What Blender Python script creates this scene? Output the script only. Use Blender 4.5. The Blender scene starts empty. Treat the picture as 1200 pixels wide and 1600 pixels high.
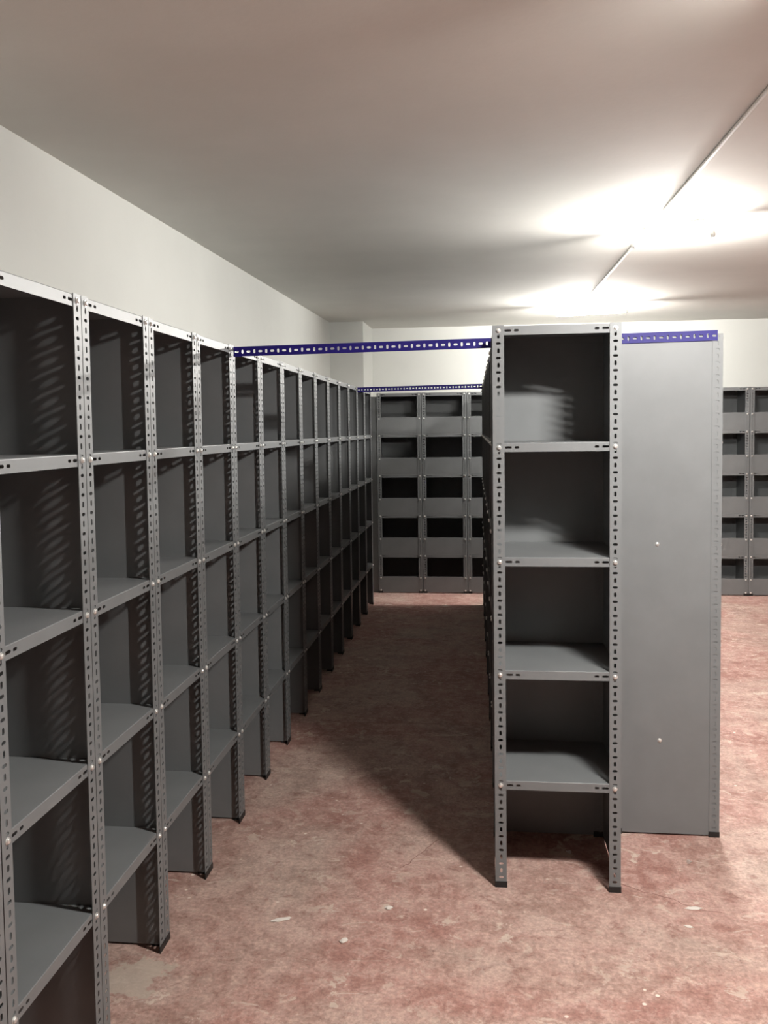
import bpy, bmesh, math, random
from mathutils import Vector, Matrix
random.seed(7)
C = bpy.context.scene.collection
PI = math.pi

# ------------------------------------------------------------------ camera
F_PX, CX, CY = 1345.0, 599.34, 741.79
PITCH, ROLL, YAW, CAM_H = 0.0534, 0.0129, 0.1133, 1.6477
cy, sy = math.cos(YAW), math.sin(YAW)
fw = Vector((-sy, cy, 0)); rt = Vector((cy, sy, 0)); up = Vector((0, 0, 1))
f2 = fw*math.cos(PITCH) - up*math.sin(PITCH)
u2 = up*math.cos(PITCH) + fw*math.sin(PITCH)
r3 = rt*math.cos(ROLL) - u2*math.sin(ROLL)
u3 = u2*math.cos(ROLL) + rt*math.sin(ROLL)
cam_d = bpy.data.cameras.new('camera')
cam_d.sensor_fit = 'HORIZONTAL'; cam_d.sensor_width = 36.0
cam_d.lens = F_PX/1200.0*36.0
cam_d.shift_x = (600.0-CX)/1200.0
cam_d.shift_y = (CY-800.0)/1200.0
cam_d.clip_start = 0.05; cam_d.clip_end = 100
cam = bpy.data.objects.new('camera', cam_d); C.objects.link(cam)
m3 = Matrix((r3, u3, -f2)).transposed()
cam.matrix_world = Matrix.Translation((0, 0, CAM_H)) @ m3.to_4x4()
bpy.context.scene.camera = cam

# ------------------------------------------------------------------ world, exposure
w = bpy.data.worlds.new('world'); bpy.context.scene.world = w
w.use_nodes = True
w.node_tree.nodes['Background'].inputs[0].default_value = (0.02, 0.02, 0.02, 1)
w.node_tree.nodes['Background'].inputs[1].default_value = 0.0
vs = bpy.context.scene.view_settings
vs.view_transform = 'Standard'; vs.look = 'None'; vs.gamma = 1.0; vs.use_curve_mapping = False
vs.exposure = 0.0
TUBE_STRENGTH = (1400.0, 1330.0, 2200.0)      # far, near, above the viewer
TUBE_COLOUR = (1.0, 0.975, 0.925, 1)

# ------------------------------------------------------------------ materials
def new_mat(name):
    m = bpy.data.materials.new(name); m.use_nodes = True
    nt = m.node_tree; b = nt.nodes['Principled BSDF']
    return m, nt, b
def N(nt, kind, **kw):
    n = nt.nodes.new(kind)
    for k, v in kw.items(): setattr(n, k, v)
    return n
def noise(nt, co, scale, detail=4, rough=0.55, dist=0.0):
    n = N(nt, 'ShaderNodeTexNoise')
    n.inputs['Scale'].default_value = scale; n.inputs['Detail'].default_value = detail
    n.inputs['Roughness'].default_value = rough; n.inputs['Distortion'].default_value = dist
    nt.links.new(co, n.inputs['Vector']); return n.outputs['Fac']
def ramp(nt, fac, stops):
    r = N(nt, 'ShaderNodeValToRGB'); e = r.color_ramp.elements
    while len(e) < len(stops): e.new(0.5)
    for el, (p, c) in zip(e, stops):
        el.position = p; el.color = (c, c, c, 1) if isinstance(c, (int, float)) else (*c, 1)
    nt.links.new(fac, r.inputs[0]); return r.outputs[0]
def mix(nt, fac, a, b, mode='MIX'):
    n = N(nt, 'ShaderNodeMix', data_type='RGBA', blend_type=mode)
    for s, v in ((0, fac), (6, a), (7, b)):
        if hasattr(v, 'links'): nt.links.new(v, n.inputs[s])
        else: n.inputs[s].default_value = v if s == 0 else (*v, 1)
    return n.outputs[2]
def bump(nt, b, h, strength, dist):
    n = N(nt, 'ShaderNodeBump'); n.inputs['Strength'].default_value = strength
    n.inputs['Distance'].default_value = dist
    nt.links.new(h, n.inputs['Height']); nt.links.new(n.outputs[0], b.inputs['Normal'])
def position(nt): return N(nt, 'ShaderNodeNewGeometry').outputs['Position']
def objco(nt): return N(nt, 'ShaderNodeTexCoord').outputs['Object']

def paint(name, col, rough, var=0.06, spec=0.5):
    m, nt, b = new_mat(name)
    co = objco(nt)
    f = noise(nt, co, 6.0, 5)
    lo = tuple(c*(1-var) for c in col); hi = tuple(min(1, c*(1+var)) for c in col)
    nt.links.new(ramp(nt, f, [(0.3, lo), (0.7, hi)]), b.inputs['Base Color'])
    f2_ = noise(nt, co, 420.0, 2)
    bump(nt, b, f2_, 0.06, 0.001)
    b.inputs['Roughness'].default_value = rough
    b.inputs['Specular IOR Level'].default_value = spec
    return m
GREY = paint('grey_enamel', (0.170, 0.177, 0.181), 0.46)
BLUE = paint('blue_enamel', (0.011, 0.005, 0.135), 0.5, spec=0.25)
BLACK = paint('black_plastic', (0.012, 0.012, 0.012), 0.5)
WHITE_METAL = paint('white_enamel', (0.75, 0.74, 0.71), 0.4)
PVC = paint('white_conduit_plastic', (0.72, 0.70, 0.66), 0.45)
CHIP = paint('white_plaster', (0.72, 0.66, 0.60), 0.9)
m, nt, b = new_mat('zinc_steel'); b.inputs['Base Color'].default_value = (0.82, 0.82, 0.80, 1)
b.inputs['Metallic'].default_value = 0.75; b.inputs['Roughness'].default_value = 0.34
ff = noise(nt, objco(nt), 300, 2); bump(nt, b, ff, 0.08, 0.001); ZINC = m

def plaster(name, col, blot):
    m, nt, b = new_mat(name); p = position(nt)
    f = noise(nt, p, 1.3, 6, 0.6)
    base = ramp(nt, f, [(0.35, tuple(c*(1-blot) for c in col)), (0.65, col)])
    spot = ramp(nt, noise(nt, p, 5.0, 8, 0.75), [(0.76, 0.0), (0.80, 1.0)])
    nt.links.new(mix(nt, spot, base, tuple(c*0.88 for c in col)), b.inputs['Base Color'])
    b.inputs['Roughness'].default_value = 0.85; b.inputs['Specular IOR Level'].default_value = 0.25
    bump(nt, b, noise(nt, p, 38, 6, 0.6), 0.12, 0.004)
    return m
WALL = plaster('wall_plaster', (0.66, 0.66, 0.63), 0.05)
CEIL = plaster('ceiling_plaster', (0.74, 0.72, 0.68), 0.07)

def floor_material():
    m, nt, b = new_mat('worn_red_floor_paint'); p = position(nt)
    big = noise(nt, p, 1.0, 6, 0.6, 0.8)
    mid = noise(nt, p, 4.2, 10, 0.70, 0.6)
    fine = noise(nt, p, 17.0, 10, 0.74, 0.3)
    grit = noise(nt, p, 75.0, 6, 0.7)
    red = ramp(nt, mid, [(0.34, (0.315, 0.150, 0.124)), (0.50, (0.43, 0.240, 0.203)), (0.66, (0.53, 0.335, 0.290))])
    dusty = ramp(nt, mid, [(0.36, (0.38, 0.285, 0.238)), (0.62, (0.55, 0.425, 0.362))])
    dust = ramp(nt, big, [(0.42, 0.0), (0.62, 0.8)])
    c = mix(nt, dust, red, dusty)
    grain = ramp(nt, fine, [(0.50, 0.0), (0.58, 0.5)])
    c = mix(nt, grain, c, (0.62, 0.435, 0.375))
    dark = ramp(nt, fine, [(0.38, 0.6), (0.45, 0.0)])
    c = mix(nt, dark, c, (0.28, 0.135, 0.112))
    gr = ramp(nt, grit, [(0.32, 0.62), (0.68, 1.30)])
    c = mix(nt, 0.8, c, gr, 'MULTIPLY')
    # pale scuffs dragged across the floor in two directions, and scattered plaster specks
    def scuff(angle, stretch, scale, lo, hi, amt, seed):
        mp = N(nt, 'ShaderNodeMapping'); mp.inputs['Scale'].default_value = (1.0, stretch, 1.0)
        mp.inputs['Rotation'].default_value = (0, 0, angle); mp.inputs['Location'].default_value = (seed, seed*2, 0)
        nt.links.new(p, mp.inputs['Vector'])
        return ramp(nt, noise(nt, mp.outputs[0], scale, 9, 0.72, 1.2), [(lo, 0.0), (hi, amt)])
    c = mix(nt, scuff(0.5, 2.6, 5.0, 0.60, 0.66, 0.6, 3.0), c, (0.68, 0.56, 0.48))
    c = mix(nt, scuff(-0.7, 3.5, 9.0, 0.645, 0.69, 0.6, 7.0), c, (0.74, 0.62, 0.53))
    c = mix(nt, scuff(0.2, 2.0, 8.0, 0.64, 0.72, 0.65, 11.0), c, (0.17, 0.07, 0.058))
    # bare pale patches where the paint has flaked off
    flake = ramp(nt, noise(nt, p, 8.0, 10, 0.70, 0.4), [(0.575, 0.0), (0.605, 0.85)])
    fgate = ramp(nt, noise(nt, p, 1.7, 5, 0.6), [(0.44, 0.12), (0.60, 1.0)])
    c = mix(nt, mix(nt, 1.0, flake, fgate, 'MULTIPLY'), c, (0.66, 0.545, 0.465))
    # hairline cracks
    sx = N(nt, 'ShaderNodeSeparateXYZ'); nt.links.new(p, sx.inputs[0])
    def M(op, a, b_=None):
        n = N(nt, 'ShaderNodeMath', operation=op)
        for k, v_ in enumerate((a, b_)):
            if v_ is None: continue
            if hasattr(v_, 'links'): nt.links.new(v_, n.inputs[k])
            else: n.inputs[k].default_value = v_
        return n.outputs[0]
    wob = M('MULTIPLY', M('SUBTRACT', noise(nt, p, 6.0, 4), 0.5), 0.10)
    def crack(px, py, ang, half):
        dx = M('SUBTRACT', sx.outputs[0], px); dy = M('SUBTRACT', sx.outputs[1], py)
        al = M('ADD', M('MULTIPLY', dx, math.cos(ang)), M('MULTIPLY', dy, math.sin(ang)))
        ac = M('ADD', M('SUBTRACT', M('MULTIPLY', dy, math.cos(ang)), M('MULTIPLY', dx, math.sin(ang))), wob)
        return M('MULTIPLY', M('LESS_THAN', M('ABSOLUTE', ac), 0.0022), M('LESS_THAN', M('ABSOLUTE', al), half))
    ex = M('DIVIDE', M('SUBTRACT', sx.outputs[0], -1.045), 0.085); ey = M('DIVIDE', M('SUBTRACT', sx.outputs[1], 2.43), 0.10)
    rad = M('ADD', M('SQRT', M('ADD', M('MULTIPLY', ex, ex), M('MULTIPLY', ey, ey))), M('MULTIPLY', M('SUBTRACT', noise(nt, p, 13.0, 6, 0.65), 0.5), 3.0))
    bare = ramp(nt, rad, [(0.85, 0.7), (1.0, 0.0)])
    c = mix(nt, bare, c, (0.50, 0.43, 0.36))
    ck = M('MAXIMUM', crack(0.60, 3.03, -0.50, 0.22), M('MAXIMUM', crack(-0.45, 4.72, 0.0, 0.75), crack(-0.25, 3.25, 1.1, 0.13)))
    c = mix(nt, M('MULTIPLY', ck, 0.75), c, (0.20, 0.085, 0.07))
    vo = N(nt, 'ShaderNodeTexVoronoi'); vo.inputs['Scale'].default_value = 11.0
    nt.links.new(p, vo.inputs['Vector'])
    sp = ramp(nt, vo.outputs['Distance'], [(0.05, 1.0), (0.085, 0.0)])
    gate = ramp(nt, noise(nt, p, 2.3, 4), [(0.46, 0.0), (0.56, 1.0)])
    mu = N(nt, 'ShaderNodeMath', operation='MULTIPLY'); nt.links.new(sp, mu.inputs[0]); nt.links.new(gate, mu.inputs[1])
    c = mix(nt, mu.outputs[0], c, (0.80, 0.70, 0.62))
    nt.links.new(c, b.inputs['Base Color'])
    rr = ramp(nt, mid, [(0.3, 0.5), (0.7, 0.75)])
    nt.links.new(rr, b.inputs['Roughness']); b.inputs['Specular IOR Level'].default_value = 0.35
    bump(nt, b, fine, 0.25, 0.004)
    return m
FLOOR = floor_material()
def tube_mat(strength):
    m, nt, b = new_mat('lit_fluorescent_tube')
    b.inputs['Base Color'].default_value = (0.9, 0.9, 0.88, 1)
    b.inputs['Emission Color'].default_value = TUBE_COLOUR
    b.inputs['Emission Strength'].default_value = strength
    return m

# ------------------------------------------------------------------ mesh helpers
def to_mesh(name, bm, mat, smooth=False):
    bmesh.ops.recalc_face_normals(bm, faces=bm.faces[:])
    me = bpy.data.meshes.new(name); bm.to_mesh(me); bm.free()
    me.materials.append(mat)
    if smooth:
        for p in me.polygons: p.use_smooth = True
    return me
def link(name, me, parent=None, loc=(0, 0, 0), rot=(0, 0, 0), scale=(1, 1, 1)):
    o = bpy.data.objects.new(name, me); C.objects.link(o)
    o.parent = parent; o.location = loc; o.rotation_euler = rot; o.scale = scale
    return o
def box(bm, x0, x1, y0, y1, z0, z1):
    v = [bm.verts.new((x, y, z)) for z in (z0, z1) for y in (y0, y1) for x in (x0, x1)]
    for q in ((0, 1, 3, 2), (4, 5, 7, 6), (0, 1, 5, 4), (2, 3, 7, 6), (0, 2, 6, 4), (1, 3, 7, 5)):
        bm.faces.new([v[i] for i in q])
def cyl(bm, p0, p1, r0, r1=None, n=16, cap=True):
    r1 = r0 if r1 is None else r1
    p0, p1 = Vector(p0), Vector(p1); d = (p1-p0).normalized()
    a = d.orthogonal().normalized(); b_ = d.cross(a)
    A = [bm.verts.new(p0+(a*math.cos(2*PI*i/n)+b_*math.sin(2*PI*i/n))*r0) for i in range(n)]
    B = [bm.verts.new(p1+(a*math.cos(2*PI*i/n)+b_*math.sin(2*PI*i/n))*r1) for i in range(n)]
    for i in range(n): bm.faces.new((A[i], A[(i+1) % n], B[(i+1) % n], B[i]))
    if cap: bm.faces.new(A[::-1]); bm.faces.new(B)
def slot_outline(u, v, w, h, n=5):
    """rounded slot, counter-clockwise from its right-most point"""
    pts = []
    r = min(w, h)/2; dx, dy = w/2-r, h/2-r
    for k, (sx, sy_) in enumerate(((1, 1), (-1, 1), (-1, -1), (1, -1))):
        for i in range(n):
            a = k*PI/2 + (PI/2)*i/(n-1)
            pts.append((u+sx*dx+r*math.cos(a), v+sy_*dy+r*math.sin(a)))
    out = []
    for p in pts:
        if not out or (abs(p[0]-out[-1][0])+abs(p[1]-out[-1][1])) > 1e-6: out.append(p)
    if abs(out[0][0]-out[-1][0])+abs(out[0][1]-out[-1][1]) < 1e-6: out.pop()
    return out
def punched_cell(bm, u0, u1, v0, v1, hole, t, P):
    """sheet cell [u0,u1]x[v0,v1] of thickness t with one slot punched through; P maps (u,v,depth) to 3-D"""
    if hole is None:
        for d in (0, t):
            bm.faces.new([bm.verts.new(P(*q, d)) for q in ((u0, v0), (u1, v0), (u1, v1), (u0, v1))])
        return
    o = slot_outline(*hole)
    vm = hole[1]
    top = [p for p in o if p[1] >= vm]; bot = [p for p in o if p[1] < vm]
    top.sort(key=lambda p: -math.cos(math.atan2(p[1]-vm, p[0]-hole[0]))*-1, reverse=True)
    bot.sort(key=lambda p: math.cos(math.atan2(p[1]-vm, p[0]-hole[0])))
    ring = top+bot                                  # right -> over the top -> left -> under -> right
    rr, ll = ring[0], ring[len(top)-1]
    for d in (0, t):
        V = [bm.verts.new(P(*p, d)) for p in ring]
        cr = [bm.verts.new(P(*q, d)) for q in ((u1, rr[1]), (u1, v1), (u0, v1), (u0, ll[1]), (u0, v0), (u1, v0))]
        k = len(top)
        bm.faces.new([cr[0], cr[1], cr[2], cr[3]] + V[:k][::-1])
        bm.faces.new([cr[3], cr[4], cr[5], cr[0], V[0]] + V[k:][::-1] + [V[k-1]])
    A = [bm.verts.new(P(*p, 0)) for p in ring]; B = [bm.verts.new(P(*p, t)) for p in ring]
    n = len(ring)
    for i in range(n): bm.faces.new((A[i], A[(i+1) % n], B[(i+1) % n], B[i]))
def edge_strip(bm, pts, P, t):
    for (a, b_) in zip(pts, pts[1:]):
        bm.faces.new([bm.verts.new(P(*a, 0)), bm.verts.new(P(*b_, 0)), bm.verts.new(P(*b_, t)), bm.verts.new(P(*a, t))])

# slotted steel angle: two 40 mm flanges, one slot each 25 mm, upright and lying by turns
FL, TH, PITCH_H = 0.040, 0.0018, 0.025
def slotted_angle(length, flip=False):
    bm = bmesh.new()
    n = int(round(length/PITCH_H))
    PA = lambda u, v, d: (u, d, v)                  # front flange, in the plane y = 0
    PB = lambda u, v, d: (d, u, v)                  # side flange, in the plane x = 0
    for P in (PA, PB):
        for i in range(n):
            hole = (FL/2+0.001, (i+0.5)*PITCH_H, 0.0085, 0.0165) if (i % 2 == 0) != flip else (FL/2+0.001, (i+0.5)*PITCH_H, 0.0165, 0.0085)
            punched_cell(bm, 0.0, FL, i*PITCH_H, (i+1)*PITCH_H, hole, TH, P)
        edge_strip(bm, [(FL, 0), (FL, length)], P, TH)
        edge_strip(bm, [(0, length), (FL, length)], P, TH)
        edge_strip(bm, [(0, 0), (FL, 0)], P, TH)
    bmesh.ops.remove_doubles(bm, verts=bm.verts[:], dist=0.00005)
    return bm

LEVELS = [1.982, 1.577, 1.175, 0.773, 0.374]         # shelf bolt heights
LIP = 0.032
def shelf_mesh(W, D):
    """folded steel tray: top sheet, four turned-down lips, slots near the ends of the front and back lips"""
    bm = bmesh.new()
    x0, x1, y0, y1 = 0.0045, W-0.0045, 0.0022, D-0.0022
    h, t, r = LIP/2, 0.001, 0.0025
    box(bm, x0, x1, y0+r, y1-r, h-t, h)
    for yy, s in ((y0, 1), (y1, -1)):                # the rounded fold
        prev = None
        for i in range(4):
            a = PI/2*i/3
            y, z = yy+s*(r-r*math.sin(a)), h-r+r*math.cos(a)
            cur = [bm.verts.new((x0, y, z)), bm.verts.new((x1, y, z))]
            if prev: bm.faces.new((prev[0], prev[1], cur[1], cur[0]))
            prev = cur
        P = lambda u, v, d: (u, yy+s*d, v)
        cuts = [x0, 0.0395, 0.070, 0.100, W-0.100, W-0.070, W-0.0395, x1]
        holes = [None, (0.0535, 0.0, 0.023, 0.008), (0.083, 0.0, 0.016, 0.008), None, (W-0.083, 0.0, 0.016, 0.008), (W-0.0535, 0.0, 0.023, 0.008), None]
        for a, b_, hl in zip(cuts, cuts[1:], holes):
            punched_cell(bm, a, b_, -h, h-r, hl, t, P)
        edge_strip(bm, [(x0, -h), (x1, -h)], P, t)
    box(bm, x0, x0+t, y0+0.003, y1-0.003, -h, h-t)
    box(bm, x1-t, x1, y0+0.003, y1-0.003, -h, h-t)
    return bm
def foot_mesh():
    bm = bmesh.new()
    o, i, h = 0.0015, 0.0021, 0.023
    pts = [(-o, -o), (FL+o, -o), (FL+o, i), (i, i), (i, FL+o), (-o, FL+o)]
    A = [bm.verts.new((*p, 0)) for p in pts]; B = [bm.verts.new((*p, h)) for p in pts]
    bm.faces.new(A[::-1]); bm.faces.new(B)
    for k in range(6): bm.faces.new((A[k], A[(k+1) % 6], B[(k+1) % 6], B[k]))
    bmesh.ops.bevel(bm, geom=bm.edges[:], offset=0.0008, segments=1, affect='EDGES')
    return bm
def bolt_mesh():
    """washer, domed round head with a driving slot; the axis is -y"""
    bm = bmesh.new()
    cyl(bm, (0, 0, 0), (0, -0.0012, 0), 0.0085, n=18)
    prof = [(0.0068, -0.0012), (0.0068, -0.0035), (0.0058, -0.0050), (0.0038, -0.0060), (0.0014, -0.0063)]
    for (ra, ya), (rb, yb) in zip(prof, prof[1:]): cyl(bm, (0, ya, 0), (0, yb, 0), ra, rb, n=14, cap=False)
    cyl(bm, (0, -0.0060, 0), (0, -0.0066, 0), 0.0014, n=8)
    return bm
ME_UP = to_mesh('upright', slotted_angle(2.0), GREY)
ME_FOOT = to_mesh('foot_cap', foot_mesh(), BLACK)
ME_BOLT = to_mesh('bolt', bolt_mesh(), ZINC)
def panel_mesh(w_, h_, t):
    bm = bmesh.new(); box(bm, 0, w_, 0, t, 0, h_); return bm

def tag(o, label=None, cat=None, group=None, kind=None):
    if label: o['label'] = label
    if cat: o['category'] = cat
    if group: o['group'] = group
    if kind: o['kind'] = kind
    return o

def make_unit(name, W, D, bin_front=False, side_bolts=False):
    """one shelving unit: origin at the left front corner of its base, front towards -y"""
    root = bpy.data.objects.new(name, None); C.objects.link(root)
    root.empty_display_size = 0.1
    # four slotted-angle uprights; negative scale mirrors the angle into each corner
    for (x, y, sx, sy_) in ((0, 0, 1, 1), (W, 0, -1, 1), (0, D, 1, -1), (W, D, -1, -1)):
        u = link('upright', ME_UP, root, (x, y, 0), scale=(sx, sy_, 1))
        link('foot_cap', ME_FOOT, u)
    me = to_mesh('shelf', shelf_mesh(W, D), GREY)
    for z in LEVELS: link('shelf', me, root, (0, 0, z))
    ps = to_mesh('side_panel', panel_mesh(0.0010, 1.985, D-0.0060), GREY)
    link('side_panel', ps, root, (0.0024, 0.003, 0.008))
    link('side_panel', ps, root, (W-0.0034, 0.003, 0.008))
    pb = to_mesh('back_panel', panel_mesh(W-0.010, 1.985, 0.0010), GREY)
    link('back_panel', pb, root, (0.005, D+0.0005, 0.008))
    zs = list(LEVELS)
    if bin_front:
        for z in LEVELS[1:]:
            bm = bmesh.new(); box(bm, 0.0045, W-0.0045, 0.0022, 0.0032, 0, 0.166)
            box(bm, 0.0045, W-0.0045, 0.0032, 0.012, 0.165, 0.166)
            link('bin_front', to_mesh('bin_front', bm, GREY), root, (0, 0, z+LIP/2+0.0005))
        bm = bmesh.new(); box(bm, 0.0045, W-0.0045, 0.0022, 0.0032, 0, 0.156)
        box(bm, 0.0045, W-0.0045, 0.0032, 0.012, 0.155, 0.156)
        link('bin_front', to_mesh('bin_front', bm, GREY), root, (0, 0, 0.010))
        zs += [1.745, 1.343, 0.941, 0.542, 0.155, 0.030]
    for z in zs:
        for x in (FL/2+0.001, W-FL/2-0.001):
            link('bolt', ME_BOLT, root, (x, -0.0002, z), (0, random.uniform(0, PI), 0))
    if side_bolts:
        for (y, z) in ((0.245, 1.178), (0.232, 0.388)):
            link('panel_bolt', ME_BOLT, root, (0.0024, y, z), (0, 0, -PI/2))
    return root
def copy_unit(src, loc, rz):
    r = src.copy(); C.objects.link(r); r.location = loc; r.rotation_euler = (0, 0, rz)
    for k in ('label', 'group'):
        if k in r: del r[k]
    for ch in list(src.children):
        c = ch.copy(); C.objects.link(c); c.parent = r
        for g in list(ch.children):
            d = g.copy(); C.objects.link(d); d.parent = c
    return r

# ------------------------------------------------------------------ the room
XW0, XW1, YW0, YW1 = -1.57, 6.5, -12.0, 9.75
def ceil_z(y): return 2.620 + 0.0165*y
def struct(name, bm, mat):
    o = link(name, to_mesh(name, bm, mat)); o['kind'] = 'structure'; return o
bm = bmesh.new(); box(bm, XW0-0.2, XW1+0.2, YW0-0.2, YW1+0.2, -0.12, 0.0); struct('floor', bm, FLOOR)
bm = bmesh.new()
ya, yb = YW0-0.2, YW1+0.2
v = [bm.verts.new((x, y, ceil_z(y)+dz)) for dz in (0, 0.15) for y in (ya, yb) for x in (XW0-0.2, XW1+0.2)]
for q in ((0, 1, 3, 2), (4, 5, 7, 6), (0, 1, 5, 4), (2, 3, 7, 6), (0, 2, 6, 4), (1, 3, 7, 5)): bm.faces.new([v[i] for i in q])
struct('ceiling', bm, CEIL)
bm = bmesh.new(); box(bm, XW0-0.15, XW0, YW0-0.15, YW1+0.15, 0, 2.85); struct('wall_left', bm, WALL)
bm = bmesh.new(); box(bm, XW1, XW1+0.15, YW0-0.15, YW1+0.15, 0, 2.85); struct('wall_right', bm, WALL)
bm = bmesh.new(); box(bm, XW0, XW1, YW1, YW1+0.15, 0, 2.85); struct('wall_back', bm, WALL)
bm = bmesh.new(); box(bm, XW0, XW1, YW0-0.15, YW0, 0, 2.85); struct('wall_front', bm, WALL)
bm = bmesh.new(); box(bm, XW0, -1.218, 8.97, YW1, 0, ceil_z(8.97)+0.02); struct('wall_pillar', bm, WALL)

# ------------------------------------------------------------------ row along the left wall
ORD = ['first', 'second', 'third', 'fourth', 'fifth', 'sixth', 'seventh', 'eighth', 'ninth', 'tenth', 'eleventh',
       'twelfth', 'thirteenth', 'fourteenth', 'fifteenth']
D = 0.42
XL, Y0, P = -1.018, 1.679, 0.4498
left0 = make_unit('shelving_unit', 0.4460, D)
for i in range(15):
    k = i-1
    loc = (XL, Y0+P*k+0.0019, 0)
    if i == 0:
        u = left0; u.location = loc; u.rotation_euler = (0, 0, PI/2)
    else: u = copy_unit(left0, loc, PI/2)
    lab = 'empty grey slotted-angle shelving unit, %s from the camera in the row along the left wall' % ORD[i]
    if i == 0: lab = 'nearest grey shelving unit of the left wall row, cut by the left picture edge'
    if i == 14: lab = 'last and farthest grey shelving unit in the row along the left wall'
    tag(u, lab, 'shelving unit', 'shelving units along the left wall')

# ------------------------------------------------------------------ middle block
cap = make_unit('shelving_unit', 0.439, 0.418)
cap.location = (0.0405, 3.030, 0)
tag(cap, 'free-standing grey five-shelf unit facing the camera at the end of the middle block', 'shelving unit')
SK = -0.0085                                          # the middle block runs slightly askew
def row_x(y): return 0.047 + SK*(y-3.483)
mid0 = make_unit('shelving_unit', 0.4410, D)
for i in range(10):
    y1 = 3.483+P*(i+1)-0.0030
    loc = (row_x(y1), y1, 0); rz = -PI/2+math.atan(-SK)
    if i == 0: u = mid0; u.location = loc; u.rotation_euler = (0, 0, rz)
    else: u = copy_unit(mid0, loc, rz)
    tag(u, 'grey shelving unit facing the dark aisle, %s behind the front-facing five-shelf unit' % ORD[i], 'shelving unit',
        'middle block units facing the aisle')
right0 = make_unit('shelving_unit', 0.4460, D, side_bolts=True)
for i in range(10):
    ya = 3.483+P*i
    loc = (0.934, ya, 0)
    if i == 0:
        u = right0; u.location = loc; u.rotation_euler = (0, 0, PI/2)
        tag(u, 'grey shelving unit showing a closed side panel with two bolts under the blue bar', 'shelving unit', 'middle block units facing right')
    else:
        u = copy_unit(right0, loc, PI/2)
        for ch in [c for c in u.children if c.name.startswith('panel_bolt')]: bpy.data.objects.remove(ch)
        tag(u, 'grey shelving unit in the row hidden behind the closed side panel', 'shelving unit', 'middle block units facing right')

# ------------------------------------------------------------------ row against the back wall
XF, PF, YF = -1.030, 0.4462, 8.522
back0 = make_unit('shelving_unit', 0.4415, 0.40, bin_front=True)
seen = {0: 'grey bin-front shelving unit against the back wall, leftmost one beside the left row',
        1: 'grey bin-front shelving unit against the back wall, second from the left corner',
        2: 'grey bin-front shelving unit on the back wall, half covered by the middle block',
        8: 'grey bin-front shelving unit on the back wall, just right of the closed side panel',
        9: 'grey bin-front shelving unit on the back wall, cut by the right picture edge'}
for i in range(11):
    loc = (XF+PF*(i if i < 8 else i)+(0.004*(i-2) if i > 2 else 0)*0, YF+0.001*i, 0)
    if i == 10: break
    if i == 0: u = back0; u.location = loc
    else: u = copy_unit(back0, loc, 0)
    tag(u, seen.get(i, 'grey bin-front shelving unit on the back wall hidden behind the middle block'), 'shelving unit', 'bin-front units on the back wall')

bm = bmesh.new()                                      # plain sheet closing the corner between the two rows
box(bm, -1.400, -1.036, 8.560, 8.562, 0.004, 1.968)
box(bm, -1.038, -1.036, 8.562, 8.590, 0.004, 1.968); box(bm, -1.400, -1.398, 8.562, 8.590, 0.004, 1.968)
box(bm, -1.398, -1.038, 8.562, 8.590, 0.0, 0.004)
fp = link('filler_panel', to_mesh('filler_panel', bm, GREY))
tag(fp, 'plain grey upright filler panel in the corner between left row and back row', 'panel')

# ------------------------------------------------------------------ blue tie bars between the rows
def tie_bar(x0, y, x1, z, label, dy=0.0):
    L = round((x1-x0)/PITCH_H)*PITCH_H
    bm = slotted_angle(L)
    # the angle's length along x, one flange facing the camera, the other lying flat on top
    R_ = Matrix(((0, 0, 1, 0), (0, 1, 0, 0), (-1, 0, 0, 0), (0, 0, 0, 1)))
    bm.transform(R_)
    o = link('tie_bar', to_mesh('tie_bar', bm, BLUE), None, (x0, y, z-dy), (0, -math.atan2(dy, L), 0))
    tag(o, label, 'bar', 'blue slotted tie bars'); return o
tie_bar(-1.012, 3.4800, 0.9065, 2.0125, 'nearer long blue slotted bar spanning the aisle and crossing the closed side panel', 0.020)
tie_bar(-1.012, 7.060, 0.0105, 2.0025, 'farther dark blue slotted bar spanning the aisle near the back wall', 0.012)

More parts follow.
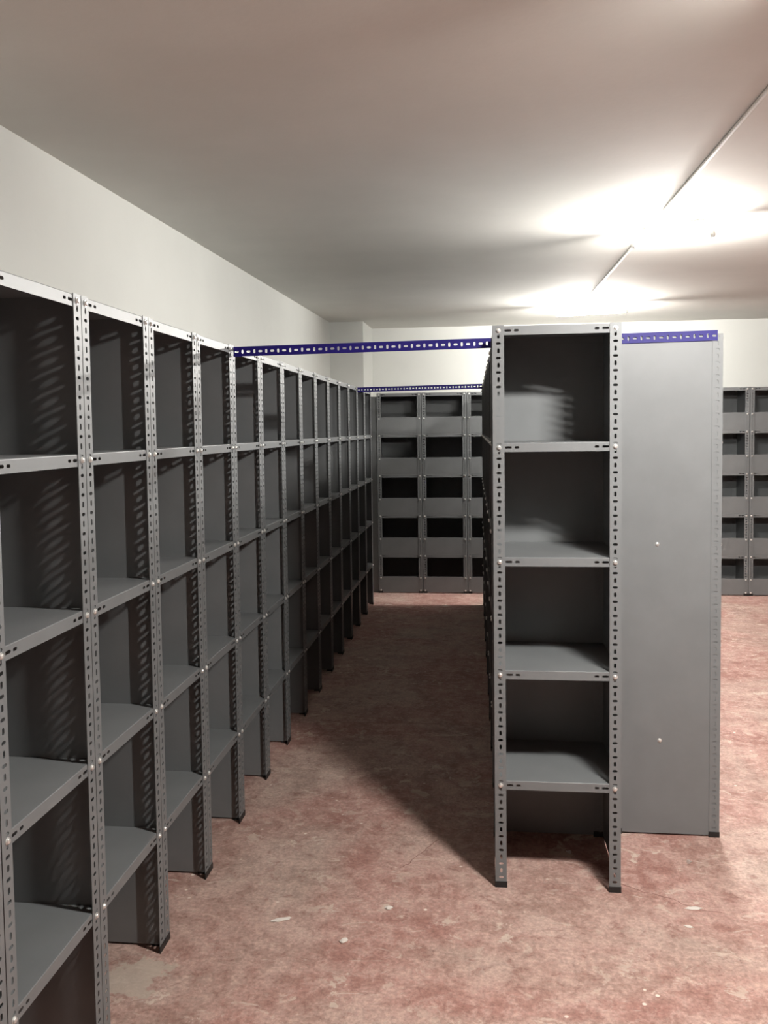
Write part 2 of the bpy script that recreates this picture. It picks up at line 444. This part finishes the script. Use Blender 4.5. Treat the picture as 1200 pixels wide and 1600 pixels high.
# ------------------------------------------------------------------ ceiling lamps and conduit
def lamp(x, y, strength, length, turn, label, reflector=False):
    root = bpy.data.objects.new('ceiling_lamp', None); C.objects.link(root)
    root.location = (x, y, ceil_z(y)-0.0005); root.rotation_euler = (Matrix.Rotation(math.atan(0.0165), 3, 'X') @ Matrix.Rotation(math.radians(turn), 3, 'Z')).to_euler()
    tag(root, label, 'ceiling lamp', 'fluorescent ceiling lamps')
    L = length/2
    bm = bmesh.new(); box(bm, -0.020, 0.020, -L+0.06, L-0.06, -0.020, 0.0)
    bmesh.ops.bevel(bm, geom=bm.edges[:], offset=0.005, segments=2, affect='EDGES')
    link('housing', to_mesh('housing', bm, WHITE_METAL), root)
    if reflector:
        bm = bmesh.new(); q = [(-0.100, -0.086), (-0.022, -0.018), (0.022, -0.018), (0.100, -0.086)]
        for dz in (0.0, 0.0015):
            r_ = [[bm.verts.new((x_, y_, z_-0.0055+dz)) for x_, z_ in q] for y_ in (-L, L)]
            for k in range(3): bm.faces.new((r_[0][k], r_[0][k+1], r_[1][k+1], r_[1][k]))
        link('reflector', to_mesh('reflector', bm, WHITE_METAL), root)
    for e in (-1, 1):
        bm = bmesh.new(); cyl(bm, (0, e*(L-0.012), -0.080), (0, e*(L-0.030), -0.080), 0.019, n=16)
        box(bm, -0.010, 0.010, min(e*(L-0.012), e*(L-0.030)), max(e*(L-0.012), e*(L-0.030)), -0.078, -0.064)
        box(bm, -0.006, 0.006, min(e*(L-0.03), e*(L-0.09)), max(e*(L-0.03), e*(L-0.09)), -0.070, -0.063)
        box(bm, -0.006, 0.006, min(e*(L-0.08), e*(L-0.09)), max(e*(L-0.08), e*(L-0.09)), -0.064, -0.018)
        link('lamp_holder', to_mesh('lamp_holder', bm, WHITE_METAL), root)
    bm = bmesh.new(); cyl(bm, (0, -L+0.030, -0.080), (0, L-0.030, -0.080), 0.016, n=20)
    link('tube', to_mesh('tube', bm, tube_mat(strength), True), root)
    return root
lamp(1.00, 4.70, TUBE_STRENGTH[1], 0.46, 56, 'larger glaring fluorescent lamp on the ceiling, nearer of the two in view')
lamp(1.00, 8.02, TUBE_STRENGTH[0], 0.66, 76, 'smaller glaring fluorescent lamp on the ceiling near the back wall')
lamp(0.95, 1.72, TUBE_STRENGTH[2], 0.50, 67, 'fluorescent lamp on the ceiling above the viewer, just outside the picture', True)
for a, b_, lab in ((2.1, 4.36, 'thin white conduit on the ceiling from the right picture edge to the larger lamp'),
                   (5.05, 7.85, 'short thin white conduit on the ceiling between the larger and smaller lamp')):
    bm = bmesh.new(); xa, xb = 0.872+0.0085*(a-2.8), 0.872+0.0085*(b_-2.8)
    cyl(bm, (xa, a, ceil_z(a)-0.0085), (xb, b_, ceil_z(b_)-0.0085), 0.0085, n=12)
    tag(link('ceiling_conduit', to_mesh('ceiling_conduit', bm, PVC)), lab, 'conduit')

# ------------------------------------------------------------------ litter on the floor
def chip(name, x, y, sx, sy_, sz, rz, mat, label, cat, group=None):
    bm = bmesh.new(); bmesh.ops.create_icosphere(bm, subdivisions=2, radius=1.0)
    for v_ in bm.verts:
        k = 1+0.28*math.sin(v_.co.x*5.1+x*9)*math.cos(v_.co.y*4.3+y*7)
        v_.co = Vector((v_.co.x*sx*k, v_.co.y*sy_*k, (max(v_.co.z, -0.6)+0.6)*sz))
    o = link(name, to_mesh(name, bm, mat), None, (x, y, 0.0), (0, 0, rz)); tag(o, label, cat, group); return o
G = 'plaster crumbs on the floor'
chip('plaster_chip', -0.678, 2.755, 0.034, 0.009, 0.005, 0.35, CHIP, 'long thin white chip on the floor left of centre, the largest one', 'debris', G)
chip('plaster_chip', -0.327, 2.856, 0.013, 0.010, 0.006, 0.5, CHIP, 'small white chip on the open floor between the left row and the middle block', 'debris', G)
chip('plaster_chip', -0.451, 2.655, 0.015, 0.010, 0.006, 0.9, CHIP, 'pale chip on the floor below and right of the long thin chip', 'debris', G)
chip('plaster_chip', 0.709, 2.950, 0.028, 0.010, 0.003, 0.0, CHIP, 'flat pale flake on the floor in front of the closed side panel', 'debris', G)
chip('plaster_chip', 0.667, 2.838, 0.014, 0.007, 0.003, -0.4, CHIP, 'small pale flake just in front of the larger flat flake', 'debris', G)
def screw(x, y, rz, label):
    bm = bmesh.new()
    cyl(bm, (0, 0, 0.004), (0.016, 0, 0.003), 0.0028, 0.0024, n=10)
    cyl(bm, (-0.006, 0, 0.0075), (0, 0, 0.0075), 0.0075, 0.0075, n=6)
    o = link('loose_bolt', to_mesh('loose_bolt', bm, ZINC), None, (x, y, 0), (0, 0, rz)); tag(o, label, 'bolt', 'loose bolts on the floor')
screw(0.766, 3.262, 0.8, 'loose bolt on the floor in front of the closed side panel')
screw(0.327, 3.300, 2.2, 'loose bolt on the shaded floor inside the front-facing five-shelf unit')
